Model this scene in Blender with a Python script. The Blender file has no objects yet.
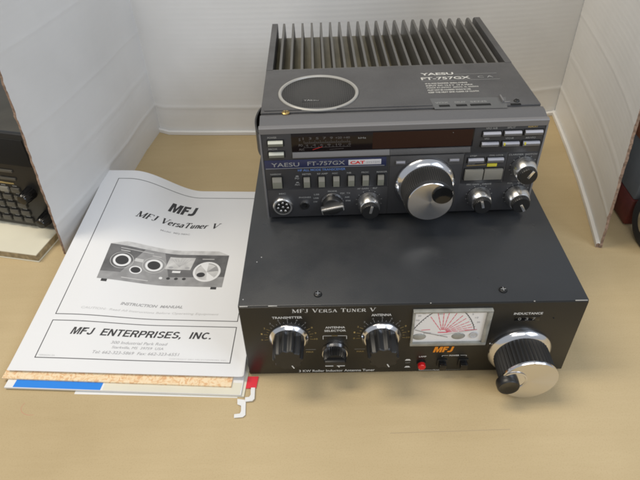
import bpy, bmesh, math, random
from mathutils import Vector, Matrix
random.seed(7)
MM = 0.001
scn = bpy.context.scene
COL = scn.collection

# ------------------------------------------------------------------ materials
def mat(name, col, rough=.5, metal=0., spec=.5, noise=0., nscale=60., bump=0., bscale=400., coat=0., col2=None, rvar=0.):
    m = bpy.data.materials.new(name); m.use_nodes = True
    nt = m.node_tree; b = nt.nodes['Principled BSDF']
    b.inputs['Base Color'].default_value = (*col, 1); b.inputs['Roughness'].default_value = rough
    b.inputs['Metallic'].default_value = metal; b.inputs['Specular IOR Level'].default_value = spec
    b.inputs['Coat Weight'].default_value = coat
    tc = nt.nodes.new('ShaderNodeTexCoord')
    if noise > 0 or col2:
        n = nt.nodes.new('ShaderNodeTexNoise'); n.inputs['Scale'].default_value = nscale; n.inputs['Detail'].default_value = 6
        nt.links.new(tc.outputs['Object'], n.inputs['Vector'])
        r = nt.nodes.new('ShaderNodeValToRGB')
        c2 = col2 or tuple(c*(1-noise) for c in col)
        r.color_ramp.elements[0].position = .35; r.color_ramp.elements[1].position = .68
        r.color_ramp.elements[0].color = (*c2, 1); r.color_ramp.elements[1].color = (*col, 1)
        nt.links.new(n.outputs['Fac'], r.inputs['Fac']); nt.links.new(r.outputs['Color'], b.inputs['Base Color'])
    if rvar > 0:
        n = nt.nodes.new('ShaderNodeTexNoise'); n.inputs['Scale'].default_value = 28; n.inputs['Detail'].default_value = 5
        nt.links.new(tc.outputs['Object'], n.inputs['Vector'])
        mr = nt.nodes.new('ShaderNodeMapRange'); mr.inputs['From Min'].default_value = .3; mr.inputs['From Max'].default_value = .7
        mr.inputs['To Min'].default_value = rough-rvar; mr.inputs['To Max'].default_value = rough+rvar
        nt.links.new(n.outputs['Fac'], mr.inputs['Value']); nt.links.new(mr.outputs['Result'], b.inputs['Roughness'])
    if bump > 0:
        n = nt.nodes.new('ShaderNodeTexNoise'); n.inputs['Scale'].default_value = bscale; n.inputs['Detail'].default_value = 3
        nt.links.new(tc.outputs['Object'], n.inputs['Vector'])
        bp = nt.nodes.new('ShaderNodeBump'); bp.inputs['Strength'].default_value = bump; bp.inputs['Distance'].default_value = .001
        nt.links.new(n.outputs['Fac'], bp.inputs['Height']); nt.links.new(bp.outputs['Normal'], b.inputs['Normal'])
    return m

def kraft():
    m = mat('kraft_board', (.61, .47, .28), .62, spec=.35)
    nt = m.node_tree; b = nt.nodes['Principled BSDF']; L = nt.links
    tc = nt.nodes.new('ShaderNodeTexCoord')
    big = nt.nodes.new('ShaderNodeTexNoise'); big.inputs['Scale'].default_value = 5; big.inputs['Detail'].default_value = 4
    mp = nt.nodes.new('ShaderNodeMapping'); mp.inputs['Scale'].default_value = (18, 160, 1)
    fib = nt.nodes.new('ShaderNodeTexNoise'); fib.inputs['Scale'].default_value = 1; fib.inputs['Detail'].default_value = 8; fib.inputs['Roughness'].default_value = .7
    mp2 = nt.nodes.new('ShaderNodeMapping'); mp2.inputs['Scale'].default_value = (3, 55, 1)
    band = nt.nodes.new('ShaderNodeTexNoise'); band.inputs['Scale'].default_value = 1; band.inputs['Detail'].default_value = 2
    spk = nt.nodes.new('ShaderNodeTexNoise'); spk.inputs['Scale'].default_value = 900; spk.inputs['Detail'].default_value = 2
    for n in (big, spk): L.new(tc.outputs['Object'], n.inputs['Vector'])
    L.new(tc.outputs['Object'], mp.inputs['Vector']); L.new(mp.outputs['Vector'], fib.inputs['Vector'])
    L.new(tc.outputs['Object'], mp2.inputs['Vector']); L.new(mp2.outputs['Vector'], band.inputs['Vector'])
    def ramp(n, lo, hi, a=.3, c=.7):
        r = nt.nodes.new('ShaderNodeValToRGB'); r.color_ramp.elements[0].position = a; r.color_ramp.elements[1].position = c
        r.color_ramp.elements[0].color = (*lo, 1); r.color_ramp.elements[1].color = (*hi, 1)
        L.new(n.outputs['Fac'], r.inputs['Fac']); return r.outputs['Color']
    def mul(a, c):
        x = nt.nodes.new('ShaderNodeMix'); x.data_type = 'RGBA'; x.blend_type = 'MULTIPLY'; x.inputs['Factor'].default_value = 1
        L.new(a, x.inputs['A']); L.new(c, x.inputs['B']); return x.outputs['Result']
    c = ramp(big, (.455, .35, .192), (.565, .447, .262))
    c = mul(c, ramp(fib, (.96, .955, .94), (1, 1, 1)))
    c = mul(c, ramp(band, (.975, .97, .965), (1, 1, 1)))
    c = mul(c, ramp(spk, (.91, .89, .86), (1, 1, 1), .25, .5))
    L.new(c, b.inputs['Base Color'])
    bp = nt.nodes.new('ShaderNodeBump'); bp.inputs['Strength'].default_value = .25; bp.inputs['Distance'].default_value = .0006
    L.new(fib.outputs['Fac'], bp.inputs['Height']); L.new(bp.outputs['Normal'], b.inputs['Normal'])
    return m

def white_card():
    m = mat('white_corrugated_card', (.72, .715, .70), .5, spec=.4)
    nt = m.node_tree; b = nt.nodes['Principled BSDF']; L = nt.links
    tc = nt.nodes.new('ShaderNodeTexCoord')
    w = nt.nodes.new('ShaderNodeTexWave'); w.wave_type = 'BANDS'; w.bands_direction = 'Z'
    w.inputs['Scale'].default_value = 48; w.inputs['Distortion'].default_value = .5; w.inputs['Detail'].default_value = 1
    w.inputs['Detail Scale'].default_value = .3
    L.new(tc.outputs['Object'], w.inputs['Vector'])
    mp = nt.nodes.new('ShaderNodeMapping'); mp.inputs['Scale'].default_value = (1.2, 1.2, 60)
    n = nt.nodes.new('ShaderNodeTexNoise'); n.inputs['Scale'].default_value = 1; n.inputs['Detail'].default_value = 3
    L.new(tc.outputs['Object'], mp.inputs['Vector']); L.new(mp.outputs['Vector'], n.inputs['Vector'])
    n2 = nt.nodes.new('ShaderNodeTexNoise'); n2.inputs['Scale'].default_value = 9; n2.inputs['Detail'].default_value = 6
    L.new(tc.outputs['Object'], n2.inputs['Vector'])
    r = nt.nodes.new('ShaderNodeValToRGB'); r.color_ramp.elements[0].color = (.715, .71, .695, 1); r.color_ramp.elements[1].color = (.775, .77, .755, 1)
    r.color_ramp.elements[0].position = .3; r.color_ramp.elements[1].position = .6
    L.new(n2.outputs['Fac'], r.inputs['Fac']); L.new(r.outputs['Color'], b.inputs['Base Color'])
    a = nt.nodes.new('ShaderNodeMath'); a.operation = 'ADD'
    L.new(w.outputs['Fac'], a.inputs[0])
    a2 = nt.nodes.new('ShaderNodeMath'); a2.operation = 'MULTIPLY'; a2.inputs[1].default_value = 1.6
    L.new(n.outputs['Fac'], a2.inputs[0]); L.new(a2.outputs[0], a.inputs[1])
    bp = nt.nodes.new('ShaderNodeBump'); bp.inputs['Strength'].default_value = .11; bp.inputs['Distance'].default_value = .0004
    L.new(a.outputs[0], bp.inputs['Height']); L.new(bp.outputs['Normal'], b.inputs['Normal'])
    return m

def marble():
    m = mat('mottled_paper', (.78, .56, .34), .7)
    nt = m.node_tree; b = nt.nodes['Principled BSDF']; L = nt.links
    tc = nt.nodes.new('ShaderNodeTexCoord'); n = nt.nodes.new('ShaderNodeTexNoise')
    n.inputs['Scale'].default_value = 230; n.inputs['Detail'].default_value = 6; n.inputs['Distortion'].default_value = 1.5
    L.new(tc.outputs['Object'], n.inputs['Vector'])
    r = nt.nodes.new('ShaderNodeValToRGB'); e = r.color_ramp.elements
    e[0].position = .36; e[0].color = (.70, .42, .22, 1); e[1].position = .56; e[1].color = (.84, .68, .46, 1)
    x = e.new(.46); x.color = (.80, .58, .34, 1)
    L.new(n.outputs['Fac'], r.inputs['Fac']); L.new(r.outputs['Color'], b.inputs['Base Color'])
    return m

def mesh_grille():
    m = mat('perforated_metal', (.035, .034, .033), .45, .4)
    nt = m.node_tree; b = nt.nodes['Principled BSDF']; L = nt.links
    tc = nt.nodes.new('ShaderNodeTexCoord'); v = nt.nodes.new('ShaderNodeTexVoronoi')
    v.inputs['Scale'].default_value = 560; v.inputs['Randomness'].default_value = 0
    L.new(tc.outputs['Object'], v.inputs['Vector'])
    r = nt.nodes.new('ShaderNodeValToRGB'); r.color_ramp.elements[0].position = .34; r.color_ramp.elements[1].position = .5
    r.color_ramp.elements[0].color = (.008, .008, .008, 1); r.color_ramp.elements[1].color = (.055, .053, .05, 1)
    L.new(v.outputs['Distance'], r.inputs['Fac']); L.new(r.outputs['Color'], b.inputs['Base Color'])
    bp = nt.nodes.new('ShaderNodeBump'); bp.inputs['Strength'].default_value = .7; bp.inputs['Distance'].default_value = .0005
    L.new(v.outputs['Distance'], bp.inputs['Height']); L.new(bp.outputs['Normal'], b.inputs['Normal'])
    return m

def spun(name, col, rough=.28):
    m = mat(name, col, rough, 1.0)
    b = m.node_tree.nodes['Principled BSDF']
    nt = m.node_tree; L = nt.links
    b.inputs['Anisotropic'].default_value = .85
    tg = nt.nodes.new('ShaderNodeTangent'); tg.direction_type = 'RADIAL'; tg.axis = 'Y'
    L.new(tg.outputs['Tangent'], b.inputs['Tangent'])
    return m

M = {}
M['kraft'] = kraft(); M['card'] = white_card(); M['marble'] = marble(); M['grille'] = mesh_grille()
M['brown_edge'] = mat('raw_board_edge', (.38, .26, .19), .8, noise=.5, nscale=300, bump=.6, bscale=500)
M['radio_grey'] = mat('radio_grey_paint', (.086, .084, .084), .50, bump=.3, bscale=1100, noise=.22, nscale=22, rvar=.12)
M['bezel'] = mat('bezel_paint', (.112, .111, .114), .45, bump=.2, bscale=1400, rvar=.06)
M['radio_panel'] = mat('radio_front_plastic', (.038, .038, .041), .45, bump=.15, bscale=1500, rvar=.06)
M['radio_rim'] = mat('radio_rim_plastic', (.17, .165, .165), .38, rvar=.06)
M['fin'] = mat('heat_sink_metal', (.14, .135, .125), .38, .4, bump=.15, bscale=900, rvar=.08)
M['finfloor'] = mat('olive_tan_metal', (.24, .21, .13), .4, .4, noise=.3, nscale=40)  # heat sink floor, mottled olive tan, warmer than the fins
M['black'] = mat('black_plastic', (.011, .011, .011), .38, rvar=.08)
M['rubber'] = mat('black_rubber', (.017, .017, .017), .55)
M['glossblack'] = mat('gloss_black', (.006, .006, .006), .12)
M['hole'] = mat('dark_hole', (.004, .004, .004), .8)
M['window'] = mat('display_filter_black', (.010, .006, .006), .16, spec=.35)
M['redwindow'] = mat('display_filter_brown_red', (.022, .006, .005), .22, spec=.3)
M['key'] = mat('grey_key', (.22, .21, .18), .4)
M['keytop'] = mat('pale_key_top', (.36, .36, .40), .35)
M['creamtop'] = mat('cream_key_top', (.52, .52, .44), .35)
M['keyhi'] = mat('olive_grey_key', (.20, .20, .16), .4)
M['yellow'] = mat('yellow_legend', (.62, .55, .05), .4)
M['blue'] = mat('navy_badge', (.020, .026, .075), .35)
M['bluetext'] = mat('blue_legend', (.12, .22, .50), .5)
M['white'] = mat('white_print', (.72, .72, .70), .5)
M['dimwhite'] = mat('grey_print', (.30, .30, .29), .5)
M['dimmark'] = mat('faint_display_print', (.10, .092, .09), .5)
M['gold'] = mat('gold_print', (.42, .31, .12), .5)
M['red'] = mat('red_print', (.65, .03, .03), .5)
M['redbtn'] = mat('red_button', (.68, .012, .015), .25)
M['orange'] = mat('orange_logo', (.80, .27, .015), .5)
M['badge'] = mat('pale_badge', (.62, .60, .60), .35)
M['chrome'] = mat('bright_metal', (.78, .78, .80), .16, 1.0)
M['silver'] = spun('turned_aluminium', (.74, .73, .72), .26)
M['satin'] = mat('satin_metal', (.88, .87, .85), .26, 1.0)
M['brass'] = mat('brass_screw', (.60, .42, .16), .35, 1.0)
M['ringwhite'] = mat('pale_grille_ring', (.38, .37, .34), .4, .2)
M['tuner'] = mat('tuner_black_paint', (.034, .036, .039), .37, bump=.1, bscale=1300, noise=.25, nscale=9, rvar=.10)
M['tunerfront'] = mat('tuner_front_black', (.0135, .0128, .011), .36, bump=.12, bscale=1500, rvar=.06)
M['scratch'] = mat('bare_metal_scratch', (.55, .55, .54), .4, .6)
M['meterface'] = mat('meter_card', (.82, .81, .80), .6)
M['meterframe'] = mat('clear_meter_moulding', (.33, .33, .30), .12, coat=.5, noise=.3, nscale=120)
M['pink'] = mat('meter_red_lines', (.75, .10, .16), .6)
M['ink'] = mat('black_ink', (.035, .035, .038), .6)
M['greyink'] = mat('grey_ink', (.36, .36, .37), .7)
M['paleink'] = mat('pale_grey_ink', (.55, .55, .55), .7)
M['photo_dark'] = mat('photocopy_dark', (.16, .16, .165), .6, noise=.45, nscale=70)
M['photo_mid'] = mat('photocopy_mid', (.33, .33, .335), .6, noise=.25, nscale=90)
M['photo_light'] = mat('photocopy_light', (.62, .62, .62), .6, noise=.25, nscale=120)
M['paper'] = mat('white_paper', (.76, .765, .775), .45, bump=.05, bscale=200)
M['pages'] = mat('page_edges', (.66, .64, .60), .7, noise=.2, nscale=300)
M['cream'] = mat('cream_card', (.73, .70, .58), .6, noise=.08, nscale=20)
M['bluelabel'] = mat('bright_blue_print', (.01, .22, .75), .45)
M['redcard'] = mat('red_card', (.72, .03, .05), .45)
M['hookwhite'] = mat('white_coated_steel', (.78, .78, .77), .4)
M['olive'] = mat('old_radio_case', (.05, .048, .04), .5, noise=.2, nscale=40, rvar=.06)
M['olivekey'] = mat('old_radio_key', (.075, .07, .058), .45)
M['greymetal'] = mat('grey_case_metal', (.14, .15, .155), .45, noise=.2, nscale=30)
M['maroon'] = mat('dark_red_paint', (.13, .022, .015), .5, noise=.35, nscale=60)
M['rust'] = mat('orange_brown_leather', (.24, .07, .02), .6, noise=.4, nscale=50)
M['bookcream'] = mat('aged_paper', (.70, .66, .52), .6, noise=.1, nscale=15)
M['bookedge'] = mat('aged_page_edges', (.42, .33, .19), .75, noise=.4, nscale=200)
M['covertext'] = mat('worn_white_print', (.55, .54, .50), .5)
M['film'] = mat('clear_label_film', (.10, .102, .103), .35)

# ------------------------------------------------------------------ builders
class MB:
    """collects shapes (in millimetres) into one mesh"""
    def __init__(s): s.bm = bmesh.new(); s.mats = []
    def mi(s, m):
        if m not in s.mats: s.mats.append(m)
        return s.mats.index(m)
    def faces(s, new, m, smooth=False):
        i = s.mi(m)
        for f in new: f.material_index = i; f.smooth = smooth
    def poly(s, pts, faces, m, smooth=False):
        vs = [s.bm.verts.new(p) for p in pts]; out = []
        for f in faces:
            try: out.append(s.bm.faces.new([vs[i] for i in f]))
            except ValueError: pass
        s.faces(out, m, smooth); return vs, out
    def box(s, x0, x1, y0, y1, z0, z1, m, bev=0., seg=2, rot=None):
        b = bmesh.new()
        bmesh.ops.create_cube(b, size=1)
        for v in b.verts: v.co = Vector(((x0+x1)/2+v.co.x*(x1-x0), (y0+y1)/2+v.co.y*(y1-y0), (z0+z1)/2+v.co.z*(z1-z0)))
        if bev > 0: bmesh.ops.bevel(b, geom=b.edges[:], offset=bev, segments=seg, affect='EDGES', profile=.5)
        if rot: bmesh.ops.transform(b, matrix=rot, verts=b.verts[:])
        s.merge(b, m, bev > 0)
    def merge(s, b, m, smooth=False):
        base = {}
        for v in b.verts: base[v.index] = None
        b.verts.ensure_lookup_table(); b.verts.index_update()
        vs = [s.bm.verts.new(v.co) for v in b.verts]; out = []
        for f in b.faces:
            try: out.append(s.bm.faces.new([vs[v.index] for v in f.verts]))
            except ValueError: pass
        s.faces(out, m, smooth); b.free()
    def prism_x(s, prof, x0, x1, m):   # profile of (y,z) extruded along x
        n = len(prof); pts = [(x0, y, z) for y, z in prof]+[(x1, y, z) for y, z in prof]
        fs = [[i, (i+1) % n, n+(i+1) % n, n+i] for i in range(n)]+[list(range(n))[::-1], list(range(n, 2*n))]
        s.poly(pts, fs, m)
    def prism_z(s, prof, z0, z1, m):
        n = len(prof); pts = [(x, y, z0) for x, y in prof]+[(x, y, z1) for x, y in prof]
        fs = [[i, (i+1) % n, n+(i+1) % n, n+i] for i in range(n)]+[list(range(n))[::-1], list(range(n, 2*n))]
        s.poly(pts, fs, m)
    def lathe(s, prof, c, m, axis='y', seg=48, flute=None, capstart=False):
        """prof: (radius, distance out of the panel, [material]); axis 'y' points to -y, 'z' up"""
        rings = []
        for k, pr in enumerate(prof):
            r, d = pr[0], pr[1]; ring = []
            for i in range(seg):
                a = 2*math.pi*i/seg; rr = r
                if flute and len(pr) > 2 and pr[2]: rr = r*(1-flute[1]*(.5-.5*math.cos(a*flute[0])))
                if axis == 'y': co = (c[0]+rr*math.cos(a), c[1]-d, c[2]+rr*math.sin(a))
                else: co = (c[0]+rr*math.cos(a), c[1]+rr*math.sin(a), c[2]+d)
                ring.append(s.bm.verts.new(co))
            rings.append(ring)
        out = []
        for k in range(len(rings)-1):
            mm = m[k] if isinstance(m, (list, tuple)) else m
            fs = []
            for i in range(seg):
                j = (i+1) % seg
                q = [rings[k][i], rings[k][j], rings[k+1][j], rings[k+1][i]]
                fs.append(s.bm.faces.new(q))
            s.faces(fs, mm, True)
        mm = m[-1] if isinstance(m, (list, tuple)) else m
        f = s.bm.faces.new(rings[-1]); s.faces([f], mm, False)
    def build(s, name, parent=None, loc=(0, 0, 0), rotz=0., sharp=32):
        bmesh.ops.recalc_face_normals(s.bm, faces=s.bm.faces[:])
        me = bpy.data.meshes.new(name); s.bm.to_mesh(me); s.bm.free()
        me.transform(Matrix.Scale(MM, 4))
        for m in s.mats: me.materials.append(M[m])
        me.set_sharp_from_angle(angle=math.radians(sharp))
        o = bpy.data.objects.new(name, me); COL.objects.link(o)
        o.location = Vector(loc)*MM; o.rotation_euler = (0, 0, rotz)
        if parent: o.parent = parent
        return o

def thing(name, label, cat, loc=(0, 0, 0), rotz=0.):
    o = bpy.data.objects.new(name, None); COL.objects.link(o); o.empty_display_size = .02
    o.location = Vector(loc)*MM; o.rotation_euler = (0, 0, rotz); o['label'] = label; o['category'] = cat
    return o
def tag(o, label, cat): o['label'] = label; o['category'] = cat; return o

_font = {}
def text_geo(txt, w, h, bold=0., shear=0.):
    """outline of a word as triangles, fitted into a box w x h (mm) from its lower left corner"""
    k = (txt, bold, shear)
    if k not in _font:
        c = bpy.data.curves.new('word', 'FONT'); c.body = txt; c.size = 1; c.offset = bold; c.resolution_u = 3; c.shear = shear
        o = bpy.data.objects.new('word', c); COL.objects.link(o)
        dg = bpy.context.evaluated_depsgraph_get(); me = o.evaluated_get(dg).to_mesh()
        vs = [(v.co.x, v.co.y) for v in me.vertices]; fs = [list(p.vertices) for p in me.polygons]
        o.evaluated_get(dg).to_mesh_clear()
        bpy.data.objects.remove(o); bpy.data.curves.remove(c)
        _font[k] = (vs, fs)
    vs, fs = _font[k]
    x0 = min(v[0] for v in vs); x1 = max(v[0] for v in vs); y0 = min(v[1] for v in vs); y1 = max(v[1] for v in vs)
    if any(ch in txt for ch in ',;gjpqy'): y0 = min(y0, -.0)
    return [((x-x0)/(x1-x0)*w, (y-y0)/(y1-y0)*h) for x, y in vs], fs

# a small serif alphabet drawn with a broad nib: strokes (x0,y0,x1,y1,width) on a cap height of 1
TN, TK = .07, .17
def _arc(cx, cy, rx, ry, a0, a1, n=9, thick=TK):
    out = []; pts = [(cx+rx*math.cos(math.radians(a0+(a1-a0)*i/n)), cy+ry*math.sin(math.radians(a0+(a1-a0)*i/n))) for i in range(n+1)]
    for p, q in zip(pts, pts[1:]):
        ang = math.atan2(q[1]-p[1], q[0]-p[0]); out.append((*p, *q, TN+(thick-TN)*abs(math.sin(ang))))
    return out
def _sf(x, y, w=.3): return (x-w/2, y, x+w/2, y, .055)
SERIF = {
 'M': (1.1, [(.15, 0, .15, 1, TN), (.15, 1, .55, .05, TK), (.55, .05, .95, 1, TN), (.95, 0, .95, 1, TK), _sf(.15, .03), _sf(.95, .03), _sf(.12, .97, .24), _sf(.98, .97, .24)]),
 'F': (.75, [(.18, 0, .18, 1, TK), (.1, .96, .72, .96, TN), (.18, .52, .52, .52, TN), _sf(.18, .03), (.72, .97, .72, .76, TN)]),
 'J': (.6, [(.38, .2, .38, 1, TK), _sf(.38, .97)]+_arc(.22, .2, .16, .18, 0, -180, thick=TN)),
 'V': (.9, [(.1, 1, .45, .02, TK), (.45, .02, .8, 1, TN), _sf(.1, .97), _sf(.8, .97)]),
 'E': (.8, [(.18, 0, .18, 1, TK), (.1, .96, .7, .96, TN), (.18, .52, .5, .52, TN), (.1, .04, .74, .04, TN), (.7, .97, .7, .78, TN), (.74, .03, .74, .24, TN)]),
 'R': (.9, [(.18, 0, .18, 1, TK), (.1, .96, .42, .96, TN), (.18, .5, .42, .5, TN), (.42, .5, .78, .03, TK), _sf(.18, .03), _sf(.8, .03, .2)]+_arc(.42, .73, .25, .23, 90, -90)),
 'S': (.7, _arc(.34, .75, .2, .22, 20, 230)+_arc(.34, .25, .23, .24, 60, -160)),
 'A': (.9, [(.12, 0, .45, 1, TN), (.45, 1, .8, 0, TK), (.25, .36, .65, .36, TN), _sf(.12, .03), _sf(.8, .03)]),
 'T': (.8, [(.4, 0, .4, 1, TK), (.06, .96, .74, .96, TN), _sf(.4, .03), (.07, .97, .07, .78, TN), (.73, .97, .73, .78, TN)]),
 'U': (.9, [(.2, .3, .2, 1, TK), (.72, .3, .72, 1, TN), _sf(.2, .97), _sf(.72, .97)]+_arc(.46, .3, .26, .27, 180, 360)),
 'N': (.95, [(.17, 0, .17, 1, TN), (.17, 1, .78, 0, TK), (.78, 0, .78, 1, TN), _sf(.17, .03), _sf(.12, .97, .2), _sf(.78, .97)]),
 'e': (.52, _arc(.26, .31, .2, .3, 10, 320)+[(.08, .34, .45, .34, TN)]),
 'r': (.42, [(.15, 0, .15, .62, TK*.9), _sf(.15, .03, .22)]+_arc(.3, .42, .14, .18, 170, 50)),
 's': (.42, _arc(.2, .46, .12, .15, 20, 230)+_arc(.2, .17, .14, .16, 60, -160)),
 'a': (.52, [(.4, 0, .4, .5, TK*.9)]+_arc(.25, .46, .15, .15, 0, 160)+_arc(.24, .18, .17, .18, 60, 330)),
 't': (.36, [(.17, .1, .17, .85, TK*.9), (.03, .6, .34, .6, TN)]+_arc(.27, .12, .1, .1, 180, 300)),
 'u': (.56, [(.14, .15, .14, .6, TK*.9), (.42, 0, .42, .62, TK*.9)]+_arc(.28, .16, .14, .15, 180, 360)),
 'n': (.56, [(.14, 0, .14, .62, TK*.9), (.44, 0, .44, .42, TK*.9), _sf(.14, .03, .2), _sf(.44, .03, .2)]+_arc(.29, .42, .15, .18, 170, 0)),
 ' ': (.45, [])}
def serif_geo(txt, w, h, shear=0., small=None, heavy=1.):
    vs, fs = [], []; x = 0
    for n, ch in enumerate(txt):
        adv, st = SERIF[ch]; sc = 1.
        if small and ch != ' ' and n in small: sc = small[n] if isinstance(small, dict) else .8
        for a, b, c, d, t in st:
            a, b, c, d, t = a*sc, b*sc, c*sc, d*sc, t*(.5+.5*sc)
            dx, dy = c-a, d-b; l = math.hypot(dx, dy) or 1; t *= heavy; nx, ny = -dy/l*t/2, dx/l*t/2
            k = len(vs)
            for px, py in ((a+nx, b+ny), (a-nx, b-ny), (c-nx, d-ny), (c+nx, d+ny)): vs.append((x+px+shear*py, py))
            fs.append([k, k+1, k+2, k+3])
        x += (adv+(.07 if heavy == 1 else .04))*sc
    X = max(v[0] for v in vs)
    return [(a/X*w, b*h) for a, b in vs], fs

def put(mb, geo, m, f, step=.004):
    """adds flat outline geometry through a mapping f(u,v,lift)"""
    vs, fs = geo
    for k, fc in enumerate(fs):
        mb.poly([f(*vs[i], (k % 7)*step) for i in fc], [list(range(len(fc)))], m)
def word_y(mb, txt, x, z, w, h, m, y, bold=0., shear=0., geo=None):      # on a panel facing -y
    vs, fs = geo or text_geo(txt, w, h, bold, shear)
    i = mb.mi(m); v2 = [mb.bm.verts.new((x+a, y, z+b)) for a, b in vs]; out = []
    for f in fs:
        try: out.append(mb.bm.faces.new([v2[q] for q in f]))
        except ValueError: pass
    for f in out: f.material_index = i
def word_z(mb, txt, x, y, w, h, m, z, bold=0., shear=0.):
    vs, fs = text_geo(txt, w, h, bold, shear)
    i = mb.mi(m); v2 = [mb.bm.verts.new((x+a, y+b, z)) for a, b in vs]
    for f in fs:
        try: g = mb.bm.faces.new([v2[q] for q in f]); g.material_index = i
        except ValueError: pass
def line_y(mb, x0, z0, x1, z1, t, m, y):
    dx, dz = x1-x0, z1-z0; l = math.hypot(dx, dz); nx, nz = -dz/l*t/2, dx/l*t/2
    mb.poly([(x0+nx, y, z0+nz), (x0-nx, y, z0-nz), (x1-nx, y, z1-nz), (x1+nx, y, z1+nz)], [[0, 1, 2, 3]], m)

def glyphs(shapes, w, h, shear=0.):
    vs, fs = [], []
    for dx, pts in shapes:
        k = len(vs); vs += [(dx+x+shear*y, y) for x, y in pts]; fs.append(list(range(k, len(vs))))
    a = min(v[0] for v in vs); b = max(v[0] for v in vs)
    return [((x-a)/(b-a)*w, y*h) for x, y in vs], fs
LOGO = [(0, [(0, 0), (0, 1), (.36, 1), (.52, .44), (.68, 1), (1.04, 1), (1.04, 0), (.78, 0), (.78, .66), (.60, 0), (.44, 0), (.26, .66), (.26, 0)]),
        (1.13, [(0, 0), (0, 1), (.64, 1), (.64, .77), (.28, .77), (.28, .62), (.57, .62), (.57, .40), (.28, .40), (.28, 0)]),
        (1.83, [(.32, 1), (.61, 1), (.61, .25), (.52, .07), (.36, 0), (0, 0), (0, .24), (.23, .24), (.32, .32)])]
BT = .2
def _a(cx, cy, rx, ry, a0, a1, n=8):
    out = []; t = BT/2
    o = [(cx+(rx+t)*math.cos(math.radians(a0+(a1-a0)*i/n)), cy+(ry+t)*math.sin(math.radians(a0+(a1-a0)*i/n))) for i in range(n+1)]
    q = [(cx+(rx-t)*math.cos(math.radians(a0+(a1-a0)*i/n)), cy+(ry-t*.85)*math.sin(math.radians(a0+(a1-a0)*i/n))) for i in range(n+1)]
    return o+q[::-1]
def _b(x0, y0, x1, y1): return [(x0, y0), (x1, y0), (x1, y1), (x0, y1)]
BOLD = {
 'M': (1.0, [[(0, 0), (0, 1), (.27, 1), (.45, .33), (.63, 1), (.9, 1), (.9, 0), (.72, 0), (.72, .78), (.54, 0), (.36, 0), (.18, .78), (.18, 0)]]),
 'F': (.72, [[(0, 0), (0, 1), (.66, 1), (.66, .83), (.2, .83), (.2, .6), (.58, .6), (.58, .43), (.2, .43), (.2, 0)]]),
 'J': (.68, [_a(.28, .28, .2, .19, 180, 360), _b(.38, .28, .58, 1)]),
 'E': (.77, [[(0, 0), (0, 1), (.68, 1), (.68, .83), (.2, .83), (.2, .6), (.63, .6), (.63, .43), (.2, .43), (.2, .17), (.7, .17), (.7, 0)]]),
 'N': (.86, [[(0, 0), (0, 1), (.2, 1), (.57, .36), (.57, 1), (.76, 1), (.76, 0), (.56, 0), (.19, .64), (.19, 0)]]),
 'T': (.77, [[(.25, 0), (.25, .83), (0, .83), (0, 1), (.7, 1), (.7, .83), (.45, .83), (.45, 0)]]),
 'R': (.86, [_b(0, 0, .2, 1), _b(.2, .83, .45, 1), _b(.2, .4, .45, .57), _a(.45, .7, .2, .205, 90, -90), [(.38, .42), (.56, 0), (.8, 0), (.6, .43)]]),
 'P': (.8, [_b(0, 0, .2, 1), _b(.2, .83, .45, 1), _b(.2, .37, .45, .54), _a(.45, .685, .2, .22, 90, -90)]),
 'I': (.34, [_b(0, 0, .2, 1)]),
 'S': (.78, [_a(.35, .72, .25, .19, 15, 240), _a(.35, .28, .27, .19, 60, -160), [(.2, .62), (.5, .46), (.52, .36), (.22, .52)]]),
 'C': (.86, [_a(.42, .5, .32, .41, 45, 315, 14)]),
 ',': (.32, [[(0, -.16), (.08, 0), (.02, 0), (.02, .19), (.21, .19), (.21, 0), (.1, -.16)]]),
 '.': (.32, [_b(0, 0, .2, .19)]), ' ': (.38, [])}
def bold_geo(txt, w, h, shear=0.):
    sh = []; x = 0
    for ch in txt:
        adv, ps = BOLD[ch]; sh += [(x, p) for p in ps]; x += adv+.02
    return glyphs(sh, w, h, shear)

# ------------------------------------------------------------------ the setting: table top
mb = MB(); mb.box(-1500, 1500, -500, 1300, -30, 0, 'kraft')
o = mb.build('table_top'); o['kind'] = 'structure'
# pencil line and small marks on the board
mb = MB()
def mark(x0, y0, x1, y1, t, m):
    dx, dy = x1-x0, y1-y0; l = math.hypot(dx, dy); nx, ny = -dy/l*t/2, dx/l*t/2
    mb.poly([(x0+nx, y0+ny, .05), (x0-nx, y0-ny, .05), (x1-nx, y1-ny, .05), (x1+nx, y1+ny, .05)], [[0, 1, 2, 3]], m)
M['crease'] = mat('board_crease', (.40, .31, .19), .8); M['redmark'] = mat('red_pencil_mark', (.52, .27, .17), .7)
mark(118, -57.4, 214, -55.6, .55, 'crease')
for i in range(6):
    a = math.radians(150+i*22); b = math.radians(150+(i+1)*22)
    mark(-180+11*math.cos(a), -28+8*math.sin(a), -180+11*math.cos(b), -28+8*math.sin(b), .5, 'redmark')
o = mb.build('table_marks'); o['kind'] = 'structure'

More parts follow.
